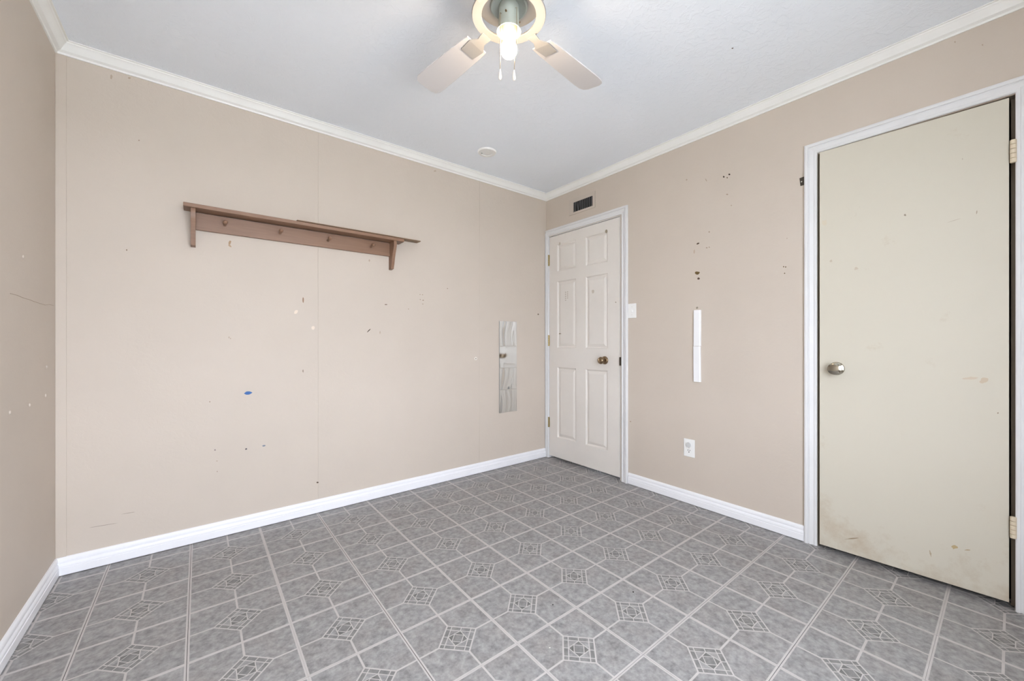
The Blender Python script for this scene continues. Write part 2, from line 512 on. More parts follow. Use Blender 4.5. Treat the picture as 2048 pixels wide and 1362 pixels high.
base = [(0, 0.0035), (0.014, 0.0035), (0.014, 0.036), (0.0115, 0.038), (0.0125, 0.042), (0.0120, 0.050), (0.0085, 0.056), (0.0050, 0.0580), (0.0050, 0.0605),
        (0.0095, 0.0625), (0.0100, 0.070), (0.0075, 0.078), (0.0045, 0.082), (0, 0.083)]
struct(run('baseboard_back', base, (XL, YB, 0), (XR - 0.019, YB, 0), (0, -1, 0), 1, 0, M['base']))
struct(run('baseboard_left', base, (XL, YF, 0), (XL, YB, 0), (1, 0, 0), 0, 1, M['base']))
struct(run('baseboard_right', base, (XR, 1.793, 0), (XR, 0.688, 0), (-1, 0, 0), 0, 0, M['base']))
struct(run('baseboard_front', base, (XR, YF, 0), (XL, YF, 0), (0, 1, 0), 1, 0, M['base']))
# flat corner batten of the back wall
struct(obj('trim_5', MB().box((XL, YB - 0.0045, 0.0825), (-0.477, YB, H - CD)), M['wall'], bevel=0.0015))

cas = [(0, 0), (0, 0.0080), (0.004, 0.0110), (0.012, 0.0110), (0.014, 0.0075), (0.019, 0.0075), (0.026, 0.0115), (0.033, 0.0140), (0.035, 0.0105), (0.038, 0.0105), (0.040, 0.0165), (0.048, 0.0185), (0.054, 0.0165), (0.056, 0.012), (0.056, 0)]
def casing(name, y0, y1, top, w0, w1):
    """legs and head round an opening in the right wall; y0 < y1 inner edges; w0, w1 widths kept at the two legs"""
    e = struct_empty(name, (XR, (y0 + y1) / 2, 0))
    k_ = len(cas)
    def sweep(nm, A, B):
        g = MB()
        g.add(A + B, [list(range(k_)), list(range(k_, 2 * k_))[::-1]] + [(i, (i + 1) % k_, k_ + (i + 1) % k_, k_ + i) for i in range(k_)])
        obj(nm, g, M['trim'], e, 30)
    def sc_(wd): return [(min(u, wd), d) for u, d in cas] if wd < 0.056 else cas
    L, Rr = sc_(w0), sc_(w1)
    sweep('casing_leg', [Vector((XR - d, y0 - u, 0)) for u, d in L], [Vector((XR - d, y0 - u, top + u)) for u, d in L])
    sweep('casing_leg', [Vector((XR - d, y1 + u, 0)) for u, d in Rr], [Vector((XR - d, y1 + u, top + u)) for u, d in Rr])
    sweep('casing_head', [Vector((XR - d, y0 - u2, top + u)) for (u, d), (u2, _) in zip(cas, L)],
          [Vector((XR - d, y1 + u2, top + u)) for (u, d), (u2, _) in zip(cas, Rr)])
    return e
casing('trim_6', D1[0] - 0.014, D1[1] - 0.0015, D1[2] + 0.004, 0.056, 0.031)
casing('trim_7', D2[0] + 0.003, D2[1] - 0.001, D2[2] + 0.001, 0.056, 0.056)

def jamb(parent, y0, y1, top, face, jm):
    """lining of the opening and the stop behind the slab"""
    for a, b in (((XR + 0.0005, y0 - 0.001, 0), (XR + TH, y0 + 0.004, top)), ((XR + 0.0005, y1 - 0.004, 0), (XR + TH, y1 + 0.001, top))):
        obj('jamb', MB().box(a, b), jm, parent)
    obj('jamb_head', MB().box((XR + 0.0005, y0 + 0.004, top - 0.004), (XR + TH, y1 - 0.004, top + 0.001)), jm, parent)
    for a, b in (((XR + face, y0 + 0.004, 0), (XR + face + 0.03, y0 + 0.014, top - 0.004)), ((XR + face, y1 - 0.014, 0), (XR + face + 0.03, y1 - 0.004, top - 0.004))):
        obj('door_stop', MB().box(a, b), jm, parent)

# ------------------------------------------------------------------ door 1: six panels
d1 = struct_empty('door_1', (XR, 2.26, 0), 'six-panel off-white door in the corner beside the mirror tiles')
jamb(d1, *D1, 0.040, M['trim'])
SY0, SY1, SZ0, SZ1 = 1.8755, 2.6545, 0.022, 2.031
fx = XR + 0.002                                   # slab face
cols = [(1.992, 2.218), (2.326, 2.552)]
rows = [(0.205, 0.838), (1.014, 1.612), (1.706, 1.945)]
holes = [(a, b, c_, d_) for a, b in cols for c_, d_ in rows]
us = sorted({SY0, SY1, *[v for c_ in cols for v in c_]}); vs = sorted({SZ0, SZ1, *[v for c_ in rows for v in c_]})
mb = MB()
for (u0, u1, v0, v1) in wall_cells(us, vs, holes):
    mb.add([(fx, u0, v0), (fx, u1, v0), (fx, u1, v1), (fx, u0, v1)], [(0, 1, 2, 3)])
mb.add([(fx + (0.035 if i else 0), y, z) for i in (0, 1) for y, z in ((SY0, SZ0), (SY1, SZ0), (SY1, SZ1), (SY0, SZ1))],
       [(4, 5, 6, 7), (0, 1, 5, 4), (1, 2, 6, 5), (2, 3, 7, 6), (3, 0, 4, 7)])
slab1 = obj('door_slab', mb, M['door1'], d1)
for (a, b, c_, d_) in holes:
    mb = MB(); lo = []
    for ins, dep in ((0, 0), (0.003, 0.0060), (0.009, 0.0105), (0.015, 0.0110), (0.020, 0.0080), (0.036, 0.0025), (0.039, 0.0022)):
        lo += [(fx + dep, a + ins, c_ + ins), (fx + dep, b - ins, c_ + ins), (fx + dep, b - ins, d_ - ins), (fx + dep, a + ins, d_ - ins)]
    fs = [(4 * j + i, 4 * j + (i + 1) % 4, 4 * j + 4 + (i + 1) % 4, 4 * j + 4 + i) for j in range(6) for i in range(4)] + [(24, 25, 26, 27)]
    obj('door_panel', mb.add(lo, fs), M['door1'], slab1)

def hinge(parent, y, z0, z1, m_, r, n, side):
    """butt hinge with its barrel at y on the wall face; side = direction of the leaf seen on the casing"""
    x = XR - 0.004 if m_ is M['brass'] else XR - 0.0125
    mb = MB()
    mb.box((x + 0.002, y - 0.009, z0 + 0.003), (x + 0.0045, y + 0.009, z1 - 0.003))
    hg = obj('hinge', mb, m_, parent)
    g = (z1 - z0) / n
    for i in range(n):
        a, b = z0 + i * g + 0.0006, z0 + (i + 1) * g - 0.0006
        c_ = min(0.0012, r * 0.3)
        obj('knuckle', MB().lathe([(r - c_, 0), (r, c_), (r, b - a - c_), (r - c_, b - a)], (x, y, a), (0, 0, 1), 14), m_, hg, 40)
    return hg
for z0, z1 in ((1.769, 1.872), (1.029, 1.131), (0.280, 0.374)):
    hinge(d1, 2.6585, z0, z1, M['brass'], 0.0065, 5, 1)

def knob(parent, y, z, x, m_, style):
    ax = (-1, 0, 0)
    kn = obj('door_knob', MB().lathe([(0.0325, 0), (0.0325, 0.003), (0.029, 0.008), (0.018, 0.011), (0.0125, 0.013), (0.0115, 0.026), (0.013, 0.030)] +
             ([(0.022, 0.034), (0.0275, 0.042), (0.0285, 0.050), (0.0265, 0.058), (0.020, 0.064), (0.010, 0.067)] if style == 0 else
              [(0.022, 0.033), (0.0285, 0.040), (0.030, 0.047), (0.0285, 0.053), (0.022, 0.0575), (0.012, 0.0605), (0.006, 0.0612)]),
             (x, y, z), ax, 40), m_, parent, 40)
    return kn
knob(d1, 2.018, 0.920, fx, M['bronze'], 0)
obj('strike_plate', MB().box((XR - 0.0095, 1.8570, 0.885), (XR + 0.004, 1.8705, 0.950)), M['brown_plate'], d1)

# ------------------------------------------------------------------ door 2: flat cream slab, slightly ajar
d2 = struct_empty('door_2', (XR, 0.31, 0), 'flat cream door with satin knob standing slightly ajar')
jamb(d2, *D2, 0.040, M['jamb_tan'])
W2 = 0.6096
ajar = math.radians(2.9)
piv = Vector((XR - 0.006, 0.0005, 0))
mb = MB().box((XR, 0.0065, 0.024), (XR + 0.035, 0.0065 + W2, 2.043))
def swing(p):
    v = Vector(p) - piv
    c_, s_ = math.cos(ajar), math.sin(ajar)
    return Vector((v.x * c_ - v.y * s_, v.x * s_ + v.y * c_, v.z)) + piv
mb.v = [tuple(swing(p)) for p in mb.v]
slab2 = obj('door_slab', mb, M['door2'], d2, bevel=0.0012)
SL_N = Vector((-math.cos(ajar), -math.sin(ajar), 0))
SL_P = swing((XR, 0.3, 1.0))
def on_slab(x, y):
    d = ray(x, y); o = Vector((0, 0, CAM_H))
    return o + d * ((SL_P - o).dot(SL_N) / d.dot(SL_N))
kc = on_slab(1673, 737)
kn2 = MB().lathe([(0.0325, 0), (0.0325, 0.003), (0.030, 0.007), (0.020, 0.010), (0.0145, 0.013), (0.013, 0.024), (0.015, 0.028), (0.023, 0.0335), (0.0285, 0.041),
                  (0.0290, 0.048), (0.0275, 0.052), (0.020, 0.0550), (0.010, 0.0565), (0.004, 0.0568)], kc, SL_N, 44)
obj('door_knob', kn2, M['nickel'], d2, 40)
hinge(d2, -0.0035, 1.776, 1.867, M['cream_metal'], 0.0085, 5, -1)
hinge(d2, -0.0035, 0.288, 0.374, M['cream_metal'], 0.0085, 5, -1)

# ------------------------------------------------------------------ window behind the camera
w1 = struct_empty('window_1', ((WX0 + WX1) / 2, YF, WZ0))
mb = MB()
fw = 0.05
for a, b in (((WX0, WZ0), (WX0 + fw, WZ1)), ((WX1 - fw, WZ0), (WX1, WZ1)), ((WX0 + fw, WZ0), (WX1 - fw, WZ0 + fw)), ((WX0 + fw, WZ1 - fw), (WX1 - fw, WZ1))):
    mb.box((a[0], YF - 0.09, a[1]), (b[0], YF - 0.03, b[1]))
obj('window_frame', mb, M['trim'], w1)
obj('meeting_rail', MB().box((WX0 + fw, YF - 0.085, 1.32), (WX1 - fw, YF - 0.035, 1.36)), M['trim'], w1)
for z0, z1 in ((WZ0 + fw, 1.32), (1.36, WZ1 - fw)):
    obj('pane', MB().box((WX0 + fw, YF - 0.062, z0), (WX1 - fw, YF - 0.058, z1)), M['glass'], w1)
obj('window_sill', MB().box((WX0 - 0.05, YF - 0.03, WZ0 - 0.025), (WX1 + 0.05, YF + 0.05, WZ0)), M['trim'], w1, bevel=0.004)

# ------------------------------------------------------------------ peg shelf
ps = thing('peg_shelf', (0.52, YB, 1.57), 'brown painted wooden wall shelf with four round pegs underneath', 'shelf')
SF, ST, SB = 2.595, 1.775, 1.755                 # front edge, top, underside
obj('shelf_board', MB().box((-0.063, SF, SB), (1.109, YB - 0.0005, ST)), M['shelf'], ps, bevel=0.0025)
obj('back_board', MB().box((-0.014, YB - 0.018, 1.660), (1.037, YB - 0.0005, SB - 0.0045)), M['shelf'], ps, bevel=0.0015)
prof = [(YB - 0.0005, SB), (2.604, SB), (2.600, 1.742), (2.600, 1.722), (2.609, 1.698), (2.622, 1.672), (2.633, 1.640), (2.643, 1.605), (2.655, 1.572), (YB - 0.0005, 1.568)]
for x in (-0.034, 1.037):
    obj('bracket', MB().prism([(x, y, z) for y, z in prof], (0.020, 0, 0)), M['shelf'], ps, 35)
for x in (0.112, 0.374, 0.638, 0.908):
    obj('peg', MB().lathe([(0.0065, 0), (0.006, 0.022), (0.006, 0.032), (0.0095, 0.038), (0.0115, 0.045), (0.0105, 0.052), (0.006, 0.056)],
                          (x, YB - 0.018, 1.706), (0, -1, 0.12), 20), M['shelf'], ps, 40)

# loose strip of wood on the shelf
ang = math.atan2(2.622 - 2.591, 1.243 - 0.451)
mb = MB()
nn = 8
for i in range(nn + 1):
    t_ = i / nn
    x = 0.451 + (1.243 - 0.451) * t_; y = 2.591 + 0.031 * t_
    lift = 0.0006 + 0.0085 * max(0, t_ - 0.05) ** 0.8
    for dy, dz in ((0, 0), (0.062, 0), (0.062, 0.0055), (0, 0.0055)):
        mb.v.append((x - dy * math.sin(ang), y + dy * math.cos(ang), ST + lift + dz))
for i in range(nn):
    for q in range(4):
        mb.f.append((4 * i + q, 4 * i + (q + 1) % 4, 4 * i + 4 + (q + 1) % 4, 4 * i + 4 + q)); mb.mi.append(0)
mb.f += [(3, 2, 1, 0), tuple(4 * nn + q for q in range(4))]; mb.mi += [0, 0]
tag(obj('wood_strip', mb, M['strip']), 'thin loose brown wood strip lying on the shelf, overhanging its right end', 'wood strip')

# ------------------------------------------------------------------ four wavy mirror tiles
mz = [(1.032, 1.244), (0.846, 1.030), (0.660, 0.844), (0.464, 0.658)]
ml = ['topmost of four wavy mirror tiles stuck in a column beside the six-panel door',
      'second from top of four wavy mirror tiles in the column beside the six-panel door',
      'third from top of four wavy mirror tiles in the column beside the six-panel door',
      'lowest of four wavy mirror tiles stuck in a column beside the six-panel door']
amp = [0.0022, 0.0006, 0.0024, 0.0014]
for (z0, z1), lb, A, ph in zip(mz, ml, amp, (0.4, 1.2, 2.0, 3.3)):
    x0, x1 = 1.993, 2.181
    t_ = thing('mirror_tile', ((x0 + x1) / 2, YB, z0), lb, 'mirror', 'mirror tiles on the back wall')
    nx, nz_ = 20, 20
    mb = MB()
    for j in range(nz_ + 1):
        for i in range(nx + 1):
            u, v = i / nx, j / nz_
            wv = A * (math.sin(u * 9.5 + ph + 0.9 * math.sin(v * 3 + ph)) + 0.4 * math.sin(v * 5 + ph)) * math.sin(math.pi * min(1, max(0, u))) ** 0.5
            mb.v.append((x0 + (x1 - x0) * u, YB - 0.0050 + wv, z0 + (z1 - z0) * v))
    for j in range(nz_):
        for i in range(nx):
            a = j * (nx + 1) + i
            mb.f.append((a, a + 1, a + nx + 2, a + nx + 1)); mb.mi.append(0)
    g = obj('mirror_face', mb, M['mirror'], t_, 60)
    obj('backing', MB().box((x0 - 0.0008, YB - 0.0022, z0 + 0.0005), (x1 + 0.0004, YB - 0.0002, z1 - 0.0005)), M['mirror_edge'], t_)

# ------------------------------------------------------------------ right wall fittings
# air vent above the door
av = thing('air_vent', (XR, 2.258, 2.165), 'small wall air vent with dark upright slats above the six-panel door', 'vent')
vy0, vy1, vz0, vz1 = 2.113, 2.404, 2.168, 2.303
oy0, oy1, oz0, oz1 = 2.139, 2.352, 2.186, 2.270
mb = MB()
for (u0, u1, v0, v1) in wall_cells([vy0, oy0, oy1, vy1], [vz0, oz0, oz1, vz1], [(oy0, oy1, oz0, oz1)]):
    mb.box((XR - 0.005, u0, v0), (XR - 0.0002, u1, v1))
obj('vent_frame', mb, M['vent'], av)
obj('vent_shade_sheet', MB().box((XR - 0.0012, oy0, oz0), (XR - 0.0004, oy1, oz1)), M['dark'], av)  # black sheet painted as the shade inside the vent opening
ns = 11
for i in range(ns):
    y = oy0 + 0.010 + (oy1 - oy0 - 0.020) * i / (ns - 1)
    sh = {7: 0.010, 8: -0.008}.get(i, random.uniform(-0.001, 0.001))
    mb = MB()
    mb.prism([(XR - 0.0045, y - 0.0018 + sh, oz0), (XR - 0.0015, y + 0.0060 + sh, oz0), (XR - 0.0015, y + 0.0072 + sh, oz0), (XR - 0.0045, y - 0.0006 + sh, oz0)], (0, -sh * 1.4, oz1 - oz0))
    obj('slat', mb, M['slat'], av)

# light switch
ls = thing('light_switch', (XR, 1.757, 1.246), 'white toggle light switch plate against the door casing', 'light switch')
sy0, sy1, sz0, sz1 = 1.7255, 1.7960, 1.2455, 1.3530
obj('plate', MB().box((XR - 0.0055, sy0, sz0), (XR - 0.0002, 1.7965, sz1)), M['white_plastic'], ls, bevel=0.0022)
cy_, cz_ = 1.760, (sz0 + sz1) / 2
mb = MB().prism([(XR - 0.0052, cy_ - 0.005, cz_ - 0.011), (XR - 0.0052, cy_ - 0.005, cz_ + 0.011), (XR - 0.014, cy_ - 0.005, cz_ - 0.003), (XR - 0.013, cy_ - 0.005, cz_ - 0.010)], (0, 0.010, 0))
obj('toggle', mb, M['white_plastic'], ls)
for dz in (-0.030, 0.030):
    obj('screw', MB().lathe([(0.0034, 0), (0.003, 0.001)], (XR - 0.0053, cy_, cz_ + dz), (-1, 0, 0), 12), M['screw'], ls)

# outlet
wo = thing('wall_outlet', (XR, 1.3215, 0.308), 'white duplex wall outlet low on the wall between the doors', 'outlet')
oy, oz = 1.3215, 0.3665
obj('plate', MB().box((XR - 0.0055, oy - 0.037, oz - 0.0585), (XR - 0.0002, oy + 0.037, oz + 0.0585)), M['white_plastic'], wo, bevel=0.0024)
for dz in (0.0195, -0.0195):
    pts = []
    for i in range(28):
        a = 2 * math.pi * i / 28
        pts.append((XR - 0.0052, oy + 0.0172 * math.cos(a), oz + dz + max(-0.0135, min(0.0135, 0.0172 * math.sin(a)))))
    rc = obj('receptacle', MB().prism(pts, (-0.0016, 0, 0)), M['white_plastic'], wo)
    if dz < 0:
        for dy, hh in ((0.0064, 0.0046), (-0.0064, 0.0040)):
            obj('slot', MB().box((XR - 0.0071, oy + dy - 0.0016, oz + dz + 0.003 - hh + 0.002), (XR - 0.0067, oy + dy + 0.0016, oz + dz + 0.003 + hh + 0.002)), M['slot'], rc)
        obj('slot', MB().lathe([(0.0034, 0), (0.0034, 0.0004)], (XR - 0.0067, oy, oz + dz - 0.0068), (-1, 0, 0), 12), M['slot'], rc)
obj('screw', MB().lathe([(0.0032, 0), (0.0028, 0.001)], (XR - 0.0053, oy, oz), (-1, 0, 0), 12), M['screw'], wo)
cap = MB().lathe([(0.0165, 0), (0.0165, 0.004), (0.0150, 0.0075), (0.0120, 0.0085)], (XR - 0.0069, oy + 0.0035, oz + 0.0205), (-1, 0, 0), 28)
tag(obj('socket_cap', cap, M['clear_cap'], smooth=40, org=(XR - 0.0069, oy + 0.0035, oz + 0.0205)),
    'round grey safety cap plugged into the upper socket of the outlet', 'socket cap')

# cable cover
cc = thing('cable_cover', (XR, 1.267, 0.808), 'slim white upright plastic cable cover strip stuck on the wall', 'cable cover')
for z0, z1 in ((0.808, 1.0385), (1.0400, 1.273)):
    tl = 0.002 if z0 < 0.9 else -0.001
    mb = MB().prism([(XR - 0.0002, 1.244, z0), (XR - 0.011, 1.2445, z0), (XR - 0.016, 1.249, z0), (XR - 0.016, 1.285, z0), (XR - 0.011, 1.2895, z0), (XR - 0.0002, 1.290, z0)], (0, tl, z1 - z0))
    obj('cover_length', mb, M['cover_plastic'], cc, 30)

# brown metal plate behind the casing of the cream door
bp = thing('metal_plate', (XR, 0.705, 1.905), 'small dark brown metal plate with a screw, tucked behind the door casing', 'metal plate')
P = [on_x(x, y, XR - 0.0015) for x, y in ((1598.8, 356.5), (1611.5, 351.8), (1611.5, 369.0), (1600.8, 372.0))]
obj('plate', MB().prism(P, (0.0013, 0, 0)), M['brown_plate'], bp)
pc = on_x(1603, 363.3, XR - 0.0015)
obj('screw', MB().lathe([(0.0035, 0), (0.0028, 0.0012)], pc, (-1, 0, 0), 12), M['screw'], bp)

# ------------------------------------------------------------------ smoke detector
sd = thing('smoke_detector', (1.617, 2.332, H), 'flat round white smoke detector on the ceiling near the corner', 'smoke detector')
c_ = (1.617, 2.332, H - 0.0003)
obj('base', MB().lathe([(0.0665, 0), (0.0665, 0.004), (0.062, 0.011), (0.047, 0.0135), (0.043, 0.0125), (0.041, 0.006)], c_, (0, 0, -1), 48), M['white_plastic'], sd, 35)
obj('cover', MB().lathe([(0.0405, 0.004), (0.0405, 0.0078), (0.037, 0.0095), (0.024, 0.010), (0.022, 0.0088), (0.012, 0.0088), (0.010, 0.0100)], c_, (0, 0, -1), 40), M['white_plastic'], sd, 35)
q = on_z(963.5, 306.5, H - 0.0137)
obj('indicator', MB().lathe([(0.006, 0), (0.006, 0.0012)], q, (0, 0, -1), 14), M['fan_plate'], sd)

# ------------------------------------------------------------------ ceiling fan, at rest
FX, FY = 0.858, 1.102
cf = thing('ceiling_fan', (FX, FY, H), 'white ceiling fan with a bare glowing bulb and two pull chains', 'ceiling fan')
ctr = lambda z: (FX, FY, z)
obj('motor_housing', MB().lathe([(0.085, 0), (0.085, -0.030), (0.112, -0.050), (0.124, -0.075), (0.126, -0.140), (0.118, -0.165), (0.095, -0.176), (0.060, -0.179)],
                                ctr(H - 0.0003), (0, 0, 1), 56), M['fan_white'], cf, 35)
obj('blade_ring', MB().lathe([(0.098, 0), (0.129, 0), (0.131, 0.004), (0.129, 0.009), (0.098, 0.009), (0.096, 0.004), (0.098, 0)], ctr(2.212), (0, 0, 1), 56, cap0=False, cap1=False), M['fan_white'], cf, 40)
obj('mounting_plate', MB().lathe([(0.066, 0), (0.067, 0.003), (0.064, 0.008), (0.060, 0.0085), (0.050, 0.003), (0.040, 0.001)], ctr(2.2515), (0, 0, -1), 48), M['fan_plate'], cf, 35)
# open-bottomed fitter that holds the socket
cup = MB().lathe([(0.034, 2.2505), (0.036, 2.246), (0.036, 2.186), (0.0385, 2.176), (0.042, 2.163), (0.0425, 2.160), (0.0400, 2.160), (0.0365, 2.172), (0.0335, 2.186), (0.0335, 2.235)],
                 ctr(0), (0, 0, 1), 44, cap0=False)
fit = obj('light_fitter', cup, M['fan_cup'], cf, 40)
for a in (-0.25, 1.9, 3.9):
    dr = (-FW * math.cos(a) + RT * math.sin(a))
    obj('thumb_screw', MB().lathe([(0.0030, 0), (0.0030, 0.006), (0.0022, 0.007)], Vector(ctr(2.205)) + dr * 0.0355, dr, 12), M['bronze'], fit, 40)
obj('socket', MB().lathe([(0.0205, 2.235), (0.0205, 2.172), (0.0180, 2.158), (0.0165, 2.152), (0.0145, 2.152)], ctr(0), (0, 0, 1), 32), M['porcelain'], cf, 35)
bz = 2.098
bp_ = [(0.0125, 2.152), (0.0130, 2.143), (0.0165, 2.133)]
for i in range(1, 15):
    a = math.radians(52 - i * (142 / 14))
    bp_.append((max(0.0295 * math.cos(a), 0.0004), bz + 0.0300 * math.sin(a)))
obj('light_bulb', MB().lathe(bp_, ctr(0), (0, 0, 1), 28), M['bulb'], cf, 60)
# blades with irons, a quarter turn apart
for i in range(4):
    a = YAW + math.pi / 4 + i * math.pi / 2
    dr = Vector((math.cos(a), math.sin(a), 0)); sd_ = Vector((-math.sin(a), math.cos(a), 0)); o = Vector(ctr(0))
    mb = MB()
    for r0, r1, w0, w1, z0, z1 in ((0.118, 0.150, 0.020, 0.016, 2.2120, 2.2085), (0.150, 0.178, 0.016, 0.034, 2.2085, 2.2060), (0.178, 0.235, 0.034, 0.030, 2.2060, 2.2060)):
        A = [o + dr * r + sd_ * (s_ * w_) + Vector((0, 0, z + dz + s_ * w_ * 0.16)) for r, w_, z in ((r0, w0, z0), (r1, w1, z1)) for s_, dz in ((-1, -0.0042), (1, -0.0042), (1, 0.0), (-1, 0.0))]
        mb.add(A, [(0, 1, 2, 3), (7, 6, 5, 4), (0, 4, 5, 1), (1, 5, 6, 2), (2, 6, 7, 3), (3, 7, 4, 0)])
    iron = obj('blade_iron', mb, M['fan_white'], cf)
    out = []
    for r, w_ in ((0.175, 0.046), (0.21, 0.050), (0.35, 0.056), (0.47, 0.060), (0.505, 0.058), (0.525, 0.048), (0.533, 0.030)):
        out.append((r, w_))
    pl = [(r, -w_) for r, w_ in out] + [(r, w_) for r, w_ in reversed(out)]
    pts = [o + dr * r + sd_ * w_ + Vector((0, 0, 2.2062 + w_ * 0.16)) for r, w_ in pl]
    obj('blade', MB().prism(pts, (0, 0, 0.005)), M['fan_blade'], cf, bevel=0.0012)
# pull chains
def chain(top, pts, fob_z):
    ch = obj('pull_chain', MB().tube([Vector(p) for p in pts], 0.0011, 8), M['chain'], cf, 60)
    p = Vector(pts[-1])
    obj('fob', MB().lathe([(0.0012, 0.001), (0.0030, -0.006), (0.0052, -0.020), (0.0058, -0.028), (0.0040, -0.034), (0.001, -0.036)], p, (0, 0, 1), 16), M['fob'], ch, 50)
c0 = Vector(ctr(0))
L0 = c0 - RT * 0.0300 - FW * 0.031
chain(0, [c0 - RT * 0.026 - FW * 0.026 + Vector((0, 0, 2.205)), L0 + Vector((0, 0, 2.203)), L0 + Vector((0, 0, 2.15)), L0 + Vector((0, 0, 2.006))], 0)
R0 = c0 + RT * 0.0275 - FW * 0.034
chain(0, [c0 + RT * 0.023 - FW * 0.028 + Vector((0, 0, 2.222)), R0 + Vector((0, 0, 2.219)), R0 + Vector((0, 0, 2.15)), R0 - RT * 0.009 + Vector((0, 0, 2.002))], 0)

# ------------------------------------------------------------------ small marks: holes, chips and scuffs, thin on the surface
def mark(parent, plane, name, x, y, w_, h_, rgb, rot=0.0, n=9, flat=False, lift=0.0006, rnd=0.16):
    """irregular patch of w_ x h_ photo pixels at the true spot on the wall plane"""
    rs = random.Random(int(x * 31 + y * 17))
    pts = []
    cr, sr = math.cos(rot), math.sin(rot)
    for i in range(n):
        a = 2 * math.pi * i / n
        kx = w_ / 2 * math.cos(a) * (1 + rs.uniform(-rnd, rnd)); ky = h_ / 2 * math.sin(a) * (1 + rs.uniform(-rnd, rnd))
        if flat and ky < 0: ky *= 0.35
        pts.append(plane(x + kx * cr - ky * sr, y + kx * sr + ky * cr))
    c_ = plane(x, y)
    nrm = (pts[2] - c_).cross(pts[0] - c_).normalized()
    if nrm.dot(Vector((0, 0, CAM_H)) - c_) < 0: nrm = -nrm
    mb = MB().prism([p + nrm * lift for p in pts], -nrm * (lift - 0.0001))
    return obj(name, mb, dot_mat('mark_%02x%02x%02x' % rgb, rgb), parent)
PR = lambda x, y: on_x(x, y, XR)
PB = lambda x, y: on_y(x, y, YB)
PL = lambda x, y: on_x(x, y, XL)
PD1 = lambda x, y: on_x(x, y, fx)
DK, BR, TN, GY = (52, 42, 34), (112, 94, 70), (165, 146, 128), (180, 163, 146)
for x, y, a, b, col in ((1447.5, 353.6, 3.6, 3.6, DK), (1458.6, 348.8, 3.6, 3.4, DK), (1454.5, 355.4, 2.6, 3.0, BR), (1454.5, 388.8, 4.2, 2.4, TN), (1462.7, 411, 3, 3, GY),
                        (1418.4, 463.8, 3, 3, TN), (1413.4, 495.6, 4, 2.2, TN), (1418.5, 494.5, 2.6, 2.6, TN), (1574, 476.8, 2.4, 2.4, GY), (1567.2, 533.5, 2.6, 2.6, BR),
                        (1571.4, 533.9, 2.6, 2.6, BR), (1569.2, 546.6, 2.6, 2.6, BR), (1373.3, 359.6, 3.2, 3.4, GY), (1910, 84, 3.2, 3.6, GY), (1965, 90, 3.2, 3.6, GY), (1261, 843, 2.6, 2.6, TN)):
    mark(wr, PR, 'nail_hole', x, y, a, b, col)
mark(wr, PR, 'scuff', 1412.2, 360, 2.4, 6.5, GY, -0.5)
mark(wr, PR, 'plaster_chip', 1395.8, 487.2, 6.5, 2.8, (84, 68, 54), -0.45)
mark(wr, PR, 'plaster_chip', 1394.4, 544.6, 9.4, 8.6, (104, 86, 52), 0, 12, True)
mark(wr, PR, 'plaster_chip', 1397.0, 557.2, 5.2, 4.4, (98, 80, 68), -0.3)
mark(wr, PR, 'plaster_chip', 1394.2, 615.6, 4.4, 5.6, (150, 140, 124), 0.7, 6)
mark(wr, PR, 'scuff', 1388.5, 503, 3.6, 8, (188, 170, 152), 0.1)
mark(wb, PB, 'paint_chip', 606.4, 600, 3.0, 11, (150, 122, 100))
mark(wb, PB, 'paint_chip', 737.5, 661.2, 10, 1.8, (72, 58, 48), -0.78)
mark(wb, PB, 'paint_chip', 772, 609.2, 6, 2, (130, 112, 96))
mark(wb, PB, 'paint_chip', 606, 742, 2.2, 6, (140, 126, 110))
mark(wb, PB, 'paint_chip', 496, 786.2, 16, 6.4, (74, 110, 165), -0.08, 12)
mark(wb, PB, 'paint_chip', 528, 891.6, 7.5, 2.8, (120, 128, 142), -0.15)
mark(wb, PB, 'paint_chip', 492.2, 898, 4.4, 3, (92, 86, 88), -0.5)
mark(wb, PB, 'paint_chip', 430, 900, 3.4, 3, (140, 128, 124))
mark(wb, PB, 'paint_chip', 459.5, 485, 5.5, 9, (172, 146, 118), 0.3)
mark(wb, PB, 'paint_chip', 459.5, 491.5, 8, 3.5, (178, 152, 126), 0.7)
mark(wb, PB, 'filler_patch', 592, 624, 10, 6, (226, 212, 196), -0.7, 10)
mark(wb, PB, 'filler_patch', 626, 656, 7, 8, (224, 210, 195), 0.2, 10)
for x, y, a, b, col in ((840, 589, 2, 2, TN), (845, 589.5, 2, 2, TN), (840.5, 599, 2.2, 2, TN), (846.5, 600.5, 3.4, 2.4, TN), (845.6, 608, 2, 2.2, TN), (458, 675, 2.6, 4, GY), (461, 677, 2.2, 3, GY),
                        (895, 577, 2.2, 2.2, TN), (760, 665, 2.2, 6, GY), (253.5, 500, 3, 3, (126, 106, 86)), (817, 618, 2, 2, TN), (1076.5, 628.6, 2.8, 3.0, (120, 104, 86)), (419.5, 803.5, 2.8, 2.8, TN),
                        (434, 922, 2.2, 2.2, TN), (434.5, 943, 2.2, 2.6, TN), (635, 965, 4, 3, (80, 66, 54)), (222.5, 154, 5, 9, GY), (259, 156, 6, 4, GY), (278, 281, 3, 3, TN), (738.7, 521, 3, 5, GY), (870, 342, 5, 3, GY)):
    mark(wb, PB, 'nail_hole', x, y, a, b, col)
mark(wb, PB, 'scuff', 205, 1051, 62, 1.1, (158, 146, 134), -0.165, 8)
mark(wb, PB, 'scuff', 257, 1026, 26, 1.1, (160, 148, 136), -0.16, 8)
an = obj('wall_anchor', MB().lathe([(0.0135, 0), (0.0125, 0.0012), (0.006, 0.0016)], on_y(951.5, 717, YB - 0.0002), (0, -1, 0), 18), dot_mat('mark_anchor', (226, 220, 210)), wb)
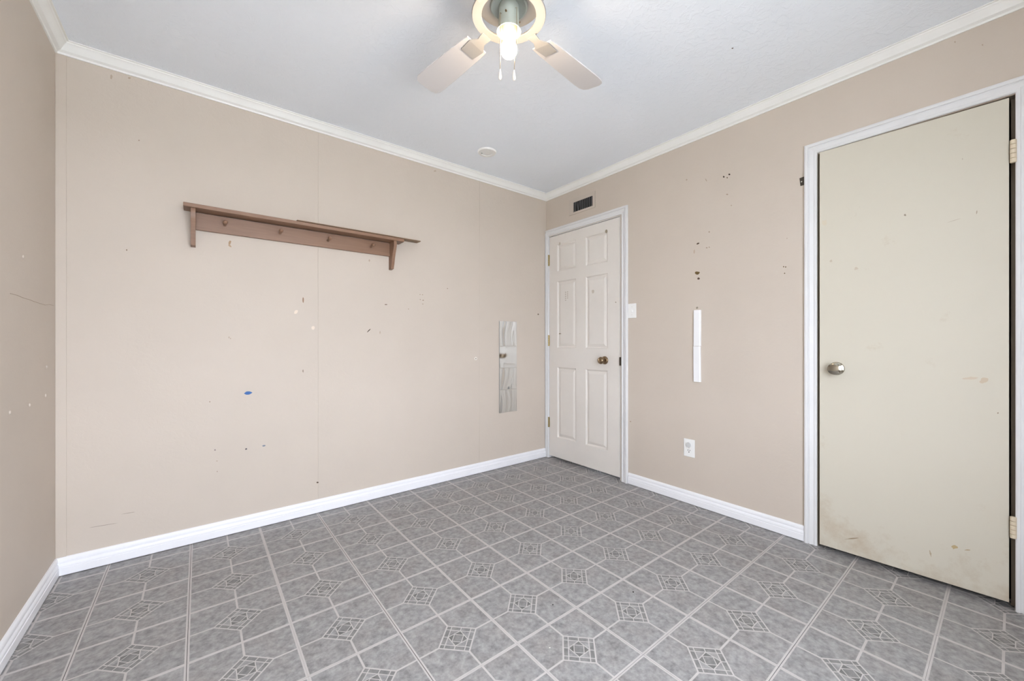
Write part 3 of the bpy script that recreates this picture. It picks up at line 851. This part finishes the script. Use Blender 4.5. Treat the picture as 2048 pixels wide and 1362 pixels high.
obj('anchor_hole', MB().lathe([(0.0042, 0), (0.004, 0.0004)], on_y(951.8, 717.2, YB - 0.0017), (0, -1, 0), 12), dot_mat('mark_dark', (70, 60, 50)), an)
for x, y in ((46, 514), (93, 734), (91, 791), (59, 810), (19.5, 825)):
    p = PL(x, y)
    obj('nail_pop', MB().lathe([(0.0075, 0), (0.006, 0.0022), (0.003, 0.003)], p + Vector((0.0001, 0, 0)), (1, 0, 0), 14), M['wall'], wl, 50)
# hairline crack of the left wall
ck = [PL(x, y) for x, y in ((20, 587), (33, 590), (47, 596), (58, 599), (68, 603), (80, 607), (90, 610), (99, 609), (107, 611))]
obj('crack', MB().tube([p + Vector((0.0003, 0, 0)) for p in ck], 0.0009, 5), dot_mat('mark_crack', (172, 154, 137)), wl)
# door marks
mark(slab1, PD1, 'scuff', 1212.6, 462.5, 4.8, 8.0, (158, 146, 128), 0.1, 8)
mark(slab1, PD1, 'scuff', 1119.6, 487, 2.4, 6, (184, 172, 158))
for r_ in range(5):
    for q_ in range(2):
        if (r_, q_) != (4, 1): mark(slab1, PD1, 'scuff', 1131.2 + q_ * 4, 584.5 + r_ * 4 - q_ * 0.6, 2.6, 2.0, (184, 174, 162))
mark(slab1, PD1, 'scuff', 1186, 583, 5, 8, (196, 186, 174))
mark(slab1, PD1, 'scuff', 1120, 667.3, 5, 2, (150, 134, 116))
mark(slab1, PD1, 'scuff', 1231.5, 604.5, 2, 3, (160, 146, 130))
for x, y, a, b, rt, col in ((1942, 756.5, 28, 5.5, -0.04, (200, 186, 166)), (1967, 761, 16, 11, -0.3, (198, 182, 160)), (1649, 445, 10, 11, 0.3, (206, 196, 176)), (1810, 430, 5, 3.6, 0, (150, 138, 122)),
                            (1662, 522, 6, 5, 0, (190, 178, 160)), (1712, 537, 8, 6, 0, (192, 180, 162)), (1953.5, 425, 3, 7, 0.2, (170, 156, 138)), (1908, 441, 30, 1.2, -0.3, (186, 174, 158)),
                            (1705, 1077, 27, 2.2, -0.1, (152, 136, 112)), (1909, 1094, 11, 8, 0, (180, 160, 122)), (1935, 1100, 11, 2.4, 0, (172, 152, 120)), (1861, 1107, 3, 11, -0.25, (176, 160, 136)),
                            (1996, 826, 3, 2.4, 0, (140, 124, 104)), (1925, 318, 2.4, 3, 0, (186, 174, 160))):
    mark(slab2, on_slab, 'scuff', x, y, a, b, col, rt, 12, rnd=0.38)
obj('ceiling_speck', MB().lathe([(0.004, 0), (0.003, 0.001)], on_z(1465, 96.5, H - 0.0002), (0, 0, -1), 10), dot_mat('mark_speck', (110, 96, 86)), bpy.data.objects['ceiling'])
# crumbs on the tiles
for x, y, r_, rgb in ((1266.5, 1184.5, 0.0034, (30, 26, 22)), (1105.6, 1210, 0.0028, (30, 26, 22)), (1099.5, 1296, 0.0026, (225, 222, 215))):
    obj('crumb', MB().lathe([(r_ * 0.6, 0), (r_, r_ * 0.5), (r_ * 0.5, r_ * 0.9)], on_z(x, y, 0.0002), (0, 0, 1), 8), dot_mat('crumb_%d' % rgb[0], rgb), fl)
